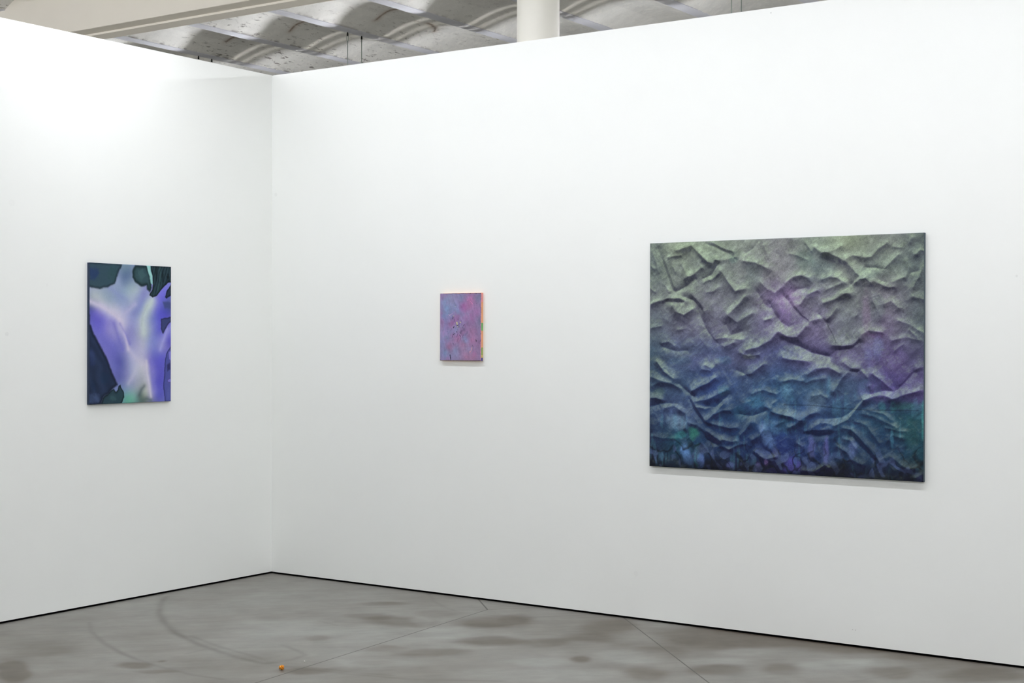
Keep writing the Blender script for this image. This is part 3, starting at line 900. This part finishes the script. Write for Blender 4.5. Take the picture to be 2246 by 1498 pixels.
mp = N(nt, 'ShaderNodeMapping'); nt.links.new(pos, mp.inputs[0]); mp.inputs['Rotation'].default_value = (0, 0, 0.7); mp.inputs['Scale'].default_value = (1.0, 0.35, 1.0)
def spots(scale, lo, hi):
    r = N(nt, 'ShaderNodeMapRange'); nt.links.new(noise(nt, mp.outputs[0], scale, 5, 0.72), r.inputs[0])
    r.inputs[1].default_value = lo; r.inputs[2].default_value = hi; return r.outputs[0]
k = mth(nt, 'MULTIPLY', mth(nt, 'MULTIPLY', spots(24, 0.575, 0.64), spots(2.6, 0.36, 0.55)), mth(nt, 'MULTIPLY', far.outputs[0], 0.85))
col = mixc(nt, k, src, lin((78, 68, 60)))
k2 = mth(nt, 'MULTIPLY', spots(34, 0.54, 0.64), mth(nt, 'MULTIPLY', far.outputs[0], 0.35))
mp2 = mixc(nt, k2, col, lin((238, 236, 230)))
nt.links.new(mp2, bs.inputs['Base Color'])
ceil = link('ceiling', grid_mesh('ceiling', np.stack([X, Y, Z], -1), CC, flip=True), M_ceil)
tag(ceil, 'rough grey concrete ceiling of shallow arched bays above the walls', None, None, 'structure')
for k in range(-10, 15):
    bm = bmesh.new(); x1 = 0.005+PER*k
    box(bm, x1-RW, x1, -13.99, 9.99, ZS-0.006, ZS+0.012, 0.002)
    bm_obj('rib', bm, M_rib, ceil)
bm = bmesh.new(); box(bm, -11.2, 14.2, -14.2, 10.2, 4.9, 5.0)
tag(bm_obj('roof', bm, M_out), 'slab above the arched ceiling', None, None, 'structure')

# the downstand beam behind the long wall, and its round column
bm = bmesh.new()
prism_x(bm, [(0.88, 4.70), (0.88, 4.204), (0.884, 4.20), (1.028, 4.20), (1.032, 4.184), (1.19, 4.184), (1.19, 4.70)], -10.9, 13.9)
tag(bm_obj('beam', bm, M_beam), 'cream painted concrete beam with a stepped grey underside at top left', 'beam', None, 'structure')
bm = bmesh.new()
prof = [(0.165, 0.0), (0.165, 0.05), (0.145, 0.07), (0.145, 4.05), (0.150, 4.08), (0.150, 4.186)]
rings = [[bm.verts.new((1.468+r*math.cos(TAU*i/64), 1.05+r*math.sin(TAU*i/64), z)) for i in range(64)] for r, z in prof]
for a, b in zip(rings, rings[1:]):
    for i in range(64): bm.faces.new((a[i], a[(i+1) % 64], b[(i+1) % 64], b[i]))
bm.faces.new(rings[0][::-1]); bm.faces.new(rings[-1])
col_o = bm_obj('column', bm, M_col, smooth=True)
tag(col_o, 'round cream column rising behind the long white wall', 'column', None, 'structure')

# ---------------------------------------------------------------- lamps: three rows of suspended trunking lights
M_tubes = []
for p in TUBE_POWER:
    m, nt, bs = new_mat('fluorescent_tube'); M_tubes.append(m)
    bs.inputs['Base Color'].default_value = (1, 1, 1, 1)
    bs.inputs['Emission Color'].default_value = tuple(TUBE_RGB)+(1,)
    bs.inputs['Emission Strength'].default_value = p
M_down_fills = []
for p in DOWN_FILL_POWER:
    m, nt, bs = new_mat('added_down_emitter'); M_down_fills.append(m)
    bs.inputs['Emission Color'].default_value = tuple(TUBE_RGB)+(1,); bs.inputs['Emission Strength'].default_value = p
M_streak, nt, bs = new_mat('streak_emitter')
bs.inputs['Emission Color'].default_value = (1, .97, .9, 1); bs.inputs['Emission Strength'].default_value = STREAK_POWER
ZT, ZR = 3.985, 4.075
LROWS = ((3.385, -8.6, 'behind the long wall'), (-1.6, -8.6, 'over the room'), (-6.65, -8.6, 'behind the camera'))
def luminaire(x0, y, slot, lens, label):
    r = empty('hanging_luminaire', (x0, y, ZR))
    tag(r, label, 'lamp', 'suspended trunking lights')
    L = 2.04
    bm = bmesh.new(); w, tk = 0.090, 0.003
    prism_x(bm, [(-w, 0), (w, 0), (w, tk), (-w, tk)], 0.0, L)
    bm_obj('reflector', bm, M_white_metal, r)
    bm = bmesh.new(); tube(bm, [(0.04, -0.018, ZT-ZR), (L-0.04, -0.018, ZT-ZR)], 0.013, 8)
    bm_obj('fluorescent_tube', bm, M_tubes[0 if y > 0 else (1 if y > -3 else 2)], r, True)
    for px in (0.02, L-0.02):
        bm = bmesh.new(); box(bm, px-0.012, px+0.012, -0.033, -0.003, ZT-ZR-0.02, 0.0)
        bm_obj('lamp_holder', bm, M_white_metal, r)
    if lens:                                       # added emitter strip under the tube, not a real fitting, throws extra light down
        bm = bmesh.new(); prism_x(bm, [(-0.026, ZT-ZR-0.016), (0.026, ZT-ZR-0.016), (0.026, ZT-ZR-0.012), (-0.026, ZT-ZR-0.012)], 0.05, L-0.05)
        lo_ = bm_obj('lens', bm, [M_down_fills[0 if y > 0 else 1], M_black], r)
        for p in lo_.data.polygons: p.material_index = 0 if p.normal.z < -0.9 else 1
    if slot:                                       # added slotted cover over a thin emitter, shaped to throw two ceiling streaks
        bm = bmesh.new()
        for a, b in ((-0.080, 0.0285), (0.0350, 0.0445), (0.0530, 0.080)): prism_x(bm, [(a, 0.050), (b, 0.050), (b, 0.0515), (a, 0.0515)], 0.0, L)
        for a in (-0.080, 0.0785): prism_x(bm, [(a, tk), (a+0.0015, tk), (a+0.0015, 0.050), (a, 0.050)], 0.0, L)
        bm_obj('streak_mask', bm, M_black, r)
        bm = bmesh.new(); prism_x(bm, [(-0.002, tk), (0.002, tk), (0.002, tk+0.002), (-0.002, tk+0.002)], 0.01, L-0.01)
        bm_obj('streak_strip', bm, M_streak, r)
    return r
for y, x0, where in LROWS:
    for k in range(10):
        luminaire(x0+k*2.06+(0.35 if -3 < y < 0 and k > 3 else 0), y, y > 0, y > -3, 'white trunking light hung in a row '+where)

# suspension wires that show above the walls
def wire(x, y, z0, label, buckle):
    r = empty('hanging_wire', (x, y, z0))
    tag(r, label, 'wire', 'steel suspension wires above the white walls')
    top = ZS-0.006-z0
    bm = bmesh.new(); tube(bm, [(0, 0, 0), (0, 0, top-(0.085 if buckle else 0.03))], 0.0042, 8)
    bm_obj('cable', bm, M_steel, r, True)
    bm = bmesh.new(); tube(bm, [(0, 0, top-0.034), (0.0, 0, top-0.012), (0, 0, top)], [0.009, 0.0075, 0.004], 8)
    bm_obj('ceiling_hook', bm, M_dark, r, True)
    if buckle:
        bm = bmesh.new()
        pts = [(0.011*math.sin(a), 0, top-0.058-0.03*math.cos(a)) for a in np.linspace(0, TAU, 17)]
        tube(bm, pts, 0.0028, 6)
        bm_obj('turnbuckle', bm, M_steel, r, True)
for x, y0, y1, wh in ((-4.19, 3.30, 3.485, 'short %s wire of the pair just above the left white wall'),
                      (-2.15, 3.265, 3.47, 'long %s wire of the pair hanging between corner and column'),
                      (1.83, 3.29, 3.47, '%s wire of the pair hanging right of the cream column')):
    wire(x, y0, ZR+0.003, wh % 'left', x < 1); wire(x, y1, ZR+0.003, wh % 'right', x < 0 and x < -4)

# round plug in the arched ceiling beside the column
q = np.array((-1.226, 4.433))
sx = (np.mod(q[0]+RW-0.005, PER)-RW)/(PER-RW); zc = ZS+RISE*(1-(2*sx-1)**2)
bm = bmesh.new()
for r0, h0, h1 in ((0.032, 0.0, -0.012), (0.018, -0.012, -0.022)):
    tube(bm, [(0, 0, h0+0.006), (0, 0, h1)], r0, 20)
o = bm_obj('ceiling_plug', bm, simple('aged_brass_plug', (150, 136, 96), .5, .2), None, False); o.location = (q[0], q[1], zc)
tag(o, 'small round yellowish plug in the ceiling left of the column', 'plug')

# ---------------------------------------------------------------- paintings
def canvas_edge(bm, w, h, t, wrap=0.0):
    """the turned-over sides and back of a stretched canvas, x 0..w, z 0..h, front at y = -t"""
    a = [(0, 0), (w, 0), (w, h), (0, h)]
    f = [bm.verts.new((x, -t+0.0025, z)) for x, z in a]; b = [bm.verts.new((x, 0, z)) for x, z in a]
    for i in range(4): bm.faces.new((f[i], f[(i+1) % 4], b[(i+1) % 4], b[i]))
    bm.faces.new(b)

def painting(loc, rz, w, h, t, nx, nz, relief, colors, mats, label, cat='painting'):
    r = empty('hanging_painting', loc, rz); tag(r, label, cat)
    u = np.linspace(0, w, nx); v = np.linspace(0, h, nz)
    # rounded lip so that the face turns over into the sides
    U, V = np.meshgrid(u, v, indexing='ij')
    e = np.minimum(np.minimum(U, w-U), np.minimum(V, h-V))
    lip = 0.0025*(1-np.clip(e/0.004, 0, 1))**2
    D = relief*smooth(0.0, 0.02, e)
    P = np.stack([U, -(t-lip+D), h-V], -1)
    face = link('canvas', grid_mesh('canvas', P, colors, flip=True), mats[0], r)
    return r, face

def canvas_coords(w, h, nx, nz):
    return np.meshgrid(np.linspace(0, w, nx), np.linspace(0, h, nz), indexing='ij')

# the large crumpled canvas
w, h, t = 1.571, 1.257, 0.024
nx, nz = 520, 420
X, Y = canvas_coords(w, h, nx, nz)
H = np.zeros(X.shape)
for l in STROKES:
    wd, k = l[0], l[1]; pts = pairs(l[2:])
    if wd < 0.0055: continue                       # hairline creases are drawn in the colour below
    x0 = min(p[0] for p in pts)-4*wd; x1 = max(p[0] for p in pts)+4*wd
    y0 = min(p[1] for p in pts)-4*wd; y1 = max(p[1] for p in pts)+4*wd
    i0, i1 = np.searchsorted(X[:, 0], (x0, x1)); j0, j1 = np.searchsorted(Y[0], (y0, y1))
    sx_, sy_ = X[i0:i1, j0:j1], Y[i0:i1, j0:j1]
    jx = sx_+0.010*fbm(sx_*14, sy_*14, 401, 3); jy = sy_+0.010*fbm(sx_*14, sy_*14, 431, 3)
    d = dist_poly(jx, jy, pts)/(1.12*wd)
    H[i0:i1, j0:j1] += k*wd*np.exp(-d**1.35)
qx = X+0.05*fbm(X*5, Y*5, 211, 3); qy = Y+0.05*fbm(X*5, Y*5, 221, 3)
rid = lambda s, f: 1-np.abs(2*(vnoise((qx*0.8-qy*0.6)*f, (qx*0.6+qy*0.8)*f, s))-1)
H = RELIEF*H+0.0030*rid(241, 9)-0.0018*rid(246, 13)+0.0015*rid(251, 21)+0.0009*rid(254, 38)+0.0005*rid(256, 60)+0.010*fbm(X*5, Y*5, 261, 3)
rows = len(GRID_BIG); cols = len(GRID_BIG[0])
g = lin(np.array(GRID_BIG))
gx = np.clip((X/w+0.03*fbm(X*6, Y*6, 271))*(cols-1), 0, cols-1.001); gy = np.clip((Y/h+0.03*fbm(X*6, Y*6, 281))*(rows-1), 0, rows-1.001)
ix, iy = gx.astype(int), gy.astype(int); fx_, fy_ = (gx-ix)[..., None], (gy-iy)[..., None]
fx_ = fx_*fx_*(3-2*fx_); fy_ = fy_*fy_*(3-2*fy_)
C = (g[iy, ix]*(1-fx_)+g[iy, ix+1]*fx_)*(1-fy_)+(g[iy+1, ix]*(1-fx_)+g[iy+1, ix+1]*fx_)*fy_
wp = 0.5*fbm(X*30, Y*30, 291, 3)
for s_ in SPLATS: splat(C, X, Y, s_[:8]+[s_[8]*(0.95 if s_[1] > 0.8 else 0.5)], wp*1.6)
low = smooth(0.52, 0.95, Y/h)
# drips and stain cells of the lower half
drip = smooth(0.56, 0.75, vnoise(X*95, Y*11, 301)*0.6+vnoise(X*40, Y*9, 305)*0.4)
put(C, (88, 150, 172), 0.22*drip*smooth(0.55, 0.7, Y/h)*smooth(0.5, 0.62, vnoise(X*9, Y*9, 309)))
cx_ = X+0.06*fbm(X*13, Y*13, 211, 3); cy_ = Y+0.06*fbm(X*13, Y*13, 221, 3)
cell = 1-np.abs(2*vnoise((cx_*0.85-cy_*0.5)*24+3, (cx_*0.5+cy_*0.85)*15, 321)-1)
put(C, (8, 12, 24), 0.80*smooth(0.80, 0.97, cell)*smooth(0.80, 0.93, Y/h+0.10*fbm(X*9, Y*9, 325)))
put(C, (95, 115, 165), 0.45*smooth(0.60, 0.75, vnoise((cx_-cy_*0.6)*30, (cy_+cx_*0.6)*20, 327))*smooth(0.84, 0.95, Y/h))
put(C, (10, 13, 28), 0.75*smooth(0.93, 1.0, Y/h+0.12*fbm(X*8, Y*8, 331)))
# sprayed pigment with fold light and shade put into it: green up-facing, violet down-facing
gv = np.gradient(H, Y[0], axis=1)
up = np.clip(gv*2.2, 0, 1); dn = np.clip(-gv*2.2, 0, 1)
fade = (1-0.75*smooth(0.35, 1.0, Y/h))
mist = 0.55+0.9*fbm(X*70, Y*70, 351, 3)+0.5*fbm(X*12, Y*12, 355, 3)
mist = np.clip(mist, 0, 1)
put(C, (172, 192, 152), SPRAY_SHADE*0.75*up*fade*mist); put(C, (112, 138, 165), SPRAY_SHADE*0.38*up*(1-fade)*mist*(1-0.65*smooth(0.7, 1.0, Y/h))); put(C, (50, 46, 82), SPRAY_SHADE*0.8*dn*(0.4+0.6*mist))
for l in STROKES:
    if l[0] < 0.0055: put(C, (24, 32, 48), 0.65*np.exp(-(dist_poly(X, Y, pairs(l[2:]))/0.0024)**2))
C *= (1+0.55*fbm(X*22, Y*22, 361, 4)+0.35*fbm((X+Y)*60, (X-Y)*22, 365, 3))[..., None]
C = (C*0.93+0.07*C.mean(-1, keepdims=True))*(1-0.12*low)[..., None]*np.array((0.96, 1.0, 1.06))
C *= (1+0.25*fbm(X*45, Y*45, 341, 3)+0.45*(np.random.RandomState(3).rand(nx, nz)-0.5))[..., None]
M_big = paint_mat('sprayed_canvas', 0.6, 0.22, weave=0.30, wscale=520, tone_noise=0.22)
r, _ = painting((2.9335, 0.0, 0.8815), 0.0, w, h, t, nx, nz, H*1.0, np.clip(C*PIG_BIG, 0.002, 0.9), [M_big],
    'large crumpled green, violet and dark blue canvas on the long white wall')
bm = bmesh.new(); canvas_edge(bm, w, h, t)
tag(bm_obj('canvas_edge', bm, simple('teal_grey_canvas_edge', (62, 78, 88), .7, nscale=9, namp=.35), r), 'grey teal turned-over canvas side')

# the tall blue canvas
w, h, t = 0.634, 0.840, 0.024
nx, nz = 300, 396
X, Y = canvas_coords(w, h, nx, nz)
Xw = X+0.010*fbm(X*28, Y*28, 501, 3); Yw = Y+0.010*fbm(X*28, Y*28, 511, 3)
C = field(X+0.02*fbm(X*9, Y*9, 521, 3), Y+0.02*fbm(X*9, Y*9, 523, 3), LEFT_FIELD, 0.075, 0.10)
for l in LEFT_STROKES:
    d = dist_poly(X+0.006*fbm(X*14, Y*14, 571, 3), Y+0.006*fbm(X*14, Y*14, 581, 3), pairs(l[5:]))
    put(C, l[2:5], l[1]*np.exp(-(d/l[0])**1.6))
SH = LEFT_SHAPES; fine = fbm(X*60, Y*60, 531, 3)
for i, (pt, fc, ec, ew, so) in enumerate(SH):
    d = poly_sdf(Xw, Yw, pairs(pt))+0.003*fine
    ins = 1-smooth(-so, so, d)
    put(C, fc, ins*0.97)
    if i == 7:
        for s_ in LEFT_SPLATS[3:7]:
            T = C.copy(); splat(T, X, Y, s_, fine*0.8); C += (T-C)*ins[..., None]
    if i == 0:
        for s_ in LEFT_SPLATS[0:2]:
            T = C.copy(); splat(T, X, Y, s_, fine*0.8); C += (T-C)*ins[..., None]
    if i == 2:
        for s_ in LEFT_SPLATS[8:13]:
            T = C.copy(); splat(T, X, Y, s_, fine*1.2); C += (T-C)*ins[..., None]
        band = np.abs(np.sin((X*1.0+Y*0.28+0.02*fbm(X*12, Y*12, 541, 3))*150))
        put(C, (16, 26, 30), 0.6*ins*smooth(0.75, 0.98, band))
    if i == 7:
        band = 0.5+0.5*np.sin((X*0.9-Y*0.55+0.10*fbm(X*6, Y*6, 551, 3))*70)
        put(C, (22, 28, 44), 0.35*ins*band)
    rim = np.exp(-((d+ew*0.35)/(ew*0.6))**2)*(d < so)
    put(C, ec, 0.75*rim)
for s_ in (LEFT_SPLATS[7], LEFT_SPLATS[13], LEFT_SPLATS[14]): splat(C, X, Y, s_, fine)
C *= (1+0.07*fine+0.10*(np.random.RandomState(5).rand(nx, nz)-0.5))[..., None]
M_left = paint_mat('stained_canvas', 0.8, 0.12, weave=0.12, wscale=900, tone_noise=0.10)
r, _ = painting((0.0, -1.559, 1.2024), math.pi/2, w, h, t, nx, nz, 0.0008*fbm(X*5, Y*5, 561, 2), np.clip(C*PIG_LEFT, 0.002, 0.9), [M_left],
    'tall blue and violet stained canvas with dark teal blots on the left wall')
bm = bmesh.new(); canvas_edge(bm, w, h, t)
tag(bm_obj('canvas_edge', bm, simple('dark_slate_canvas_edge', (46, 60, 84), .8, nscale=6, namp=.4), r), 'slate blue turned-over canvas side')

# the small mauve canvas
w, h, t = 0.314, 0.416, 0.024
nx, nz = 250, 330
X, Y = canvas_coords(w, h, nx, nz)
ax_ = X+0.022*fbm(X*30, Y*30, 601, 4); ay_ = Y+0.022*fbm(X*30, Y*30, 611, 4)
C = field(ax_, ay_, SMALL_FIELD, 0.028, 0.035)
C = C*0.74+0.26*C.mean(-1, keepdims=True)
sw = fbm((X-0.4*Y)*90, (X+Y)*25, 621, 3)
C *= (1+0.36*sw+0.30*fbm(X*55, Y*55, 635, 4)+0.14*fbm(X*150, Y*150, 631, 2))[..., None]
put(C, (166, 88, 150), 0.22*smooth(0.10, 0.28, fbm(X*16, Y*12, 641, 4)))
put(C, (108, 132, 184), 0.25*smooth(0.10, 0.28, fbm(X*17+9, Y*11, 651, 4)*(1.2-X/w)))
dab = smooth(0.70, 0.80, vnoise((X+Y*0.5)*110, (Y-X*0.5)*45, 661))*np.exp(-((X-0.14)/0.055)**2-((Y-0.23)/0.07)**2)
put(C, (60, 48, 92), 0.55*dab)
Hs = 0.0010*sw+0.0012*fbm(X*40, Y*40, 671, 3)
for l in SMALL_STROKES:
    d = dist_poly(X+0.005*fbm(X*130, Y*130, 681, 3), Y+0.005*fbm(X*130, Y*130, 691, 3), pairs(l[4:]))*(1+0.9*fbm(X*210, Y*210, 695, 2))
    k = 1-smooth(l[0]*0.8, l[0]*1.45, d)
    put(C, l[1:4], 0.93*k)
    Hs += 0.0012*k
M_small = paint_mat('thick_oil_paint', 0.5, 0.35, weave=0.10, wscale=700, tone_noise=0.08)
r, _ = painting((1.449, 0.0, 1.4622), 0.0, w, h, t, nx, nz, Hs, np.clip(C*PIG_SMALL, 0.002, 0.9), [M_small],
    'small mauve and blue painting with yellow and black flecks, orange sides')
# its painted sides: orange with green and blue touches
bm = bmesh.new(); canvas_edge(bm, w-0.0006, h, t)
tag(bm_obj('canvas_edge', bm, simple('orange_canvas_edge', (236, 172, 126), .6, nscale=20, namp=.15), r), 'orange painted canvas side')
for z0, z1, rgb, nm in ((0.185, 0.232, (88, 186, 104), 'green'), (0.035, 0.082, (140, 176, 92), 'green'), (0.0, 0.020, (36, 66, 140), 'blue'),
                        (0.360, 0.412, (240, 160, 158), 'pink'), (0.020, 0.034, (206, 196, 110), 'yellow')):
    bm = bmesh.new(); box(bm, w-0.0006, w+0.0008, -t+0.004, -0.005 if nm != 'pink' else -0.003, z0, z1, 0.0005)
    tag(bm_obj('paint_dab', bm, simple('dab_'+nm, rgb, .5, nscale=60, namp=.2), r), nm+' paint on the canvas side')

# ---------------------------------------------------------------- litter on the floor
rs = random.Random(4)
bm = bmesh.new(); bmesh.ops.create_icosphere(bm, subdivisions=4, radius=1.0)
for v in bm.verts:
    n = v.co.normalized()
    k = 0.5+1.0*abs(mnoise.noise(n*1.9+Vector((3, 1, 7))))+0.55*abs(mnoise.noise(n*4.3))
    v.co = Vector((n.x*0.0135*k*1.1, n.y*0.0125*k, n.z*0.0115*k))
zmin = min(v.co.z for v in bm.verts)
for v in bm.verts: v.co.z -= zmin
M_or, nt, bs = new_mat('orange_scrap')
pos = N(nt, 'ShaderNodeTexCoord').outputs['Object']
nt.links.new(mixc(nt, noise(nt, pos, 110, 3), lin((205, 96, 6)), lin((255, 190, 50))), bs.inputs['Base Color'])
bs.inputs['Roughness'].default_value = 0.6
o = bm_obj('crumpled_scrap', bm, M_or, None, True); o.location = (2.063, -2.086, 0.0)
tag(o, 'tiny crumpled orange scrap lying on the concrete floor', 'scrap')
bm = bmesh.new(); bmesh.ops.create_icosphere(bm, subdivisions=2, radius=0.0042)
for v in bm.verts:
    v.co *= 0.8+0.5*abs(mnoise.noise(v.co*400)); v.co.z *= 0.6
zmin = min(v.co.z for v in bm.verts)
for v in bm.verts: v.co.z -= zmin
o = bm_obj('white_crumb', bm, simple('chalk_white', (225, 225, 220), .8), None, True); o.location = (2.028, -1.886, 0.0)
tag(o, 'tiny white crumb on the floor beside the orange scrap', 'crumb')

# ---------------------------------------------------------------- camera, world, view
W = bpy.data.worlds.new('hall_air'); bpy.context.scene.world = W; W.use_nodes = True
W.node_tree.nodes['Background'].inputs[0].default_value = (0.5, 0.5, 0.5, 1)
W.node_tree.nodes['Background'].inputs[1].default_value = 0.02
cam = bpy.data.cameras.new('camera'); co = bpy.data.objects.new('camera', cam); COL.objects.link(co)
yaw, pit, rol = 2.1705375, -0.00208131, 0.00253275
F = Vector((math.cos(pit)*math.cos(yaw), math.cos(pit)*math.sin(yaw), math.sin(pit)))
R0 = Vector((math.sin(yaw), -math.cos(yaw), 0)); U0 = R0.cross(F)
Rr = R0*math.cos(rol)+U0*math.sin(rol); Ur = U0*math.cos(rol)-R0*math.sin(rol)
M = Matrix((Rr, Ur, -F)).transposed().to_4x4(); M.translation = Vector((6.94509, -7.26696, 1.6))
co.matrix_world = M
cam.sensor_fit = 'HORIZONTAL'; cam.sensor_width = 36.0; cam.lens = 3203.41*36.0/2246
cam.clip_start = 0.05; cam.clip_end = 100
sc = bpy.context.scene; sc.camera = co
sc.view_settings.view_transform = 'Standard'; sc.view_settings.look = 'None'
sc.view_settings.exposure = EXPOSURE; sc.view_settings.gamma = 1.0; sc.view_settings.use_curve_mapping = False
sc.cycles.use_denoising = True
sc.cycles.max_bounces = 10; sc.cycles.diffuse_bounces = 6
sc.cycles.sample_clamp_indirect = 8.0
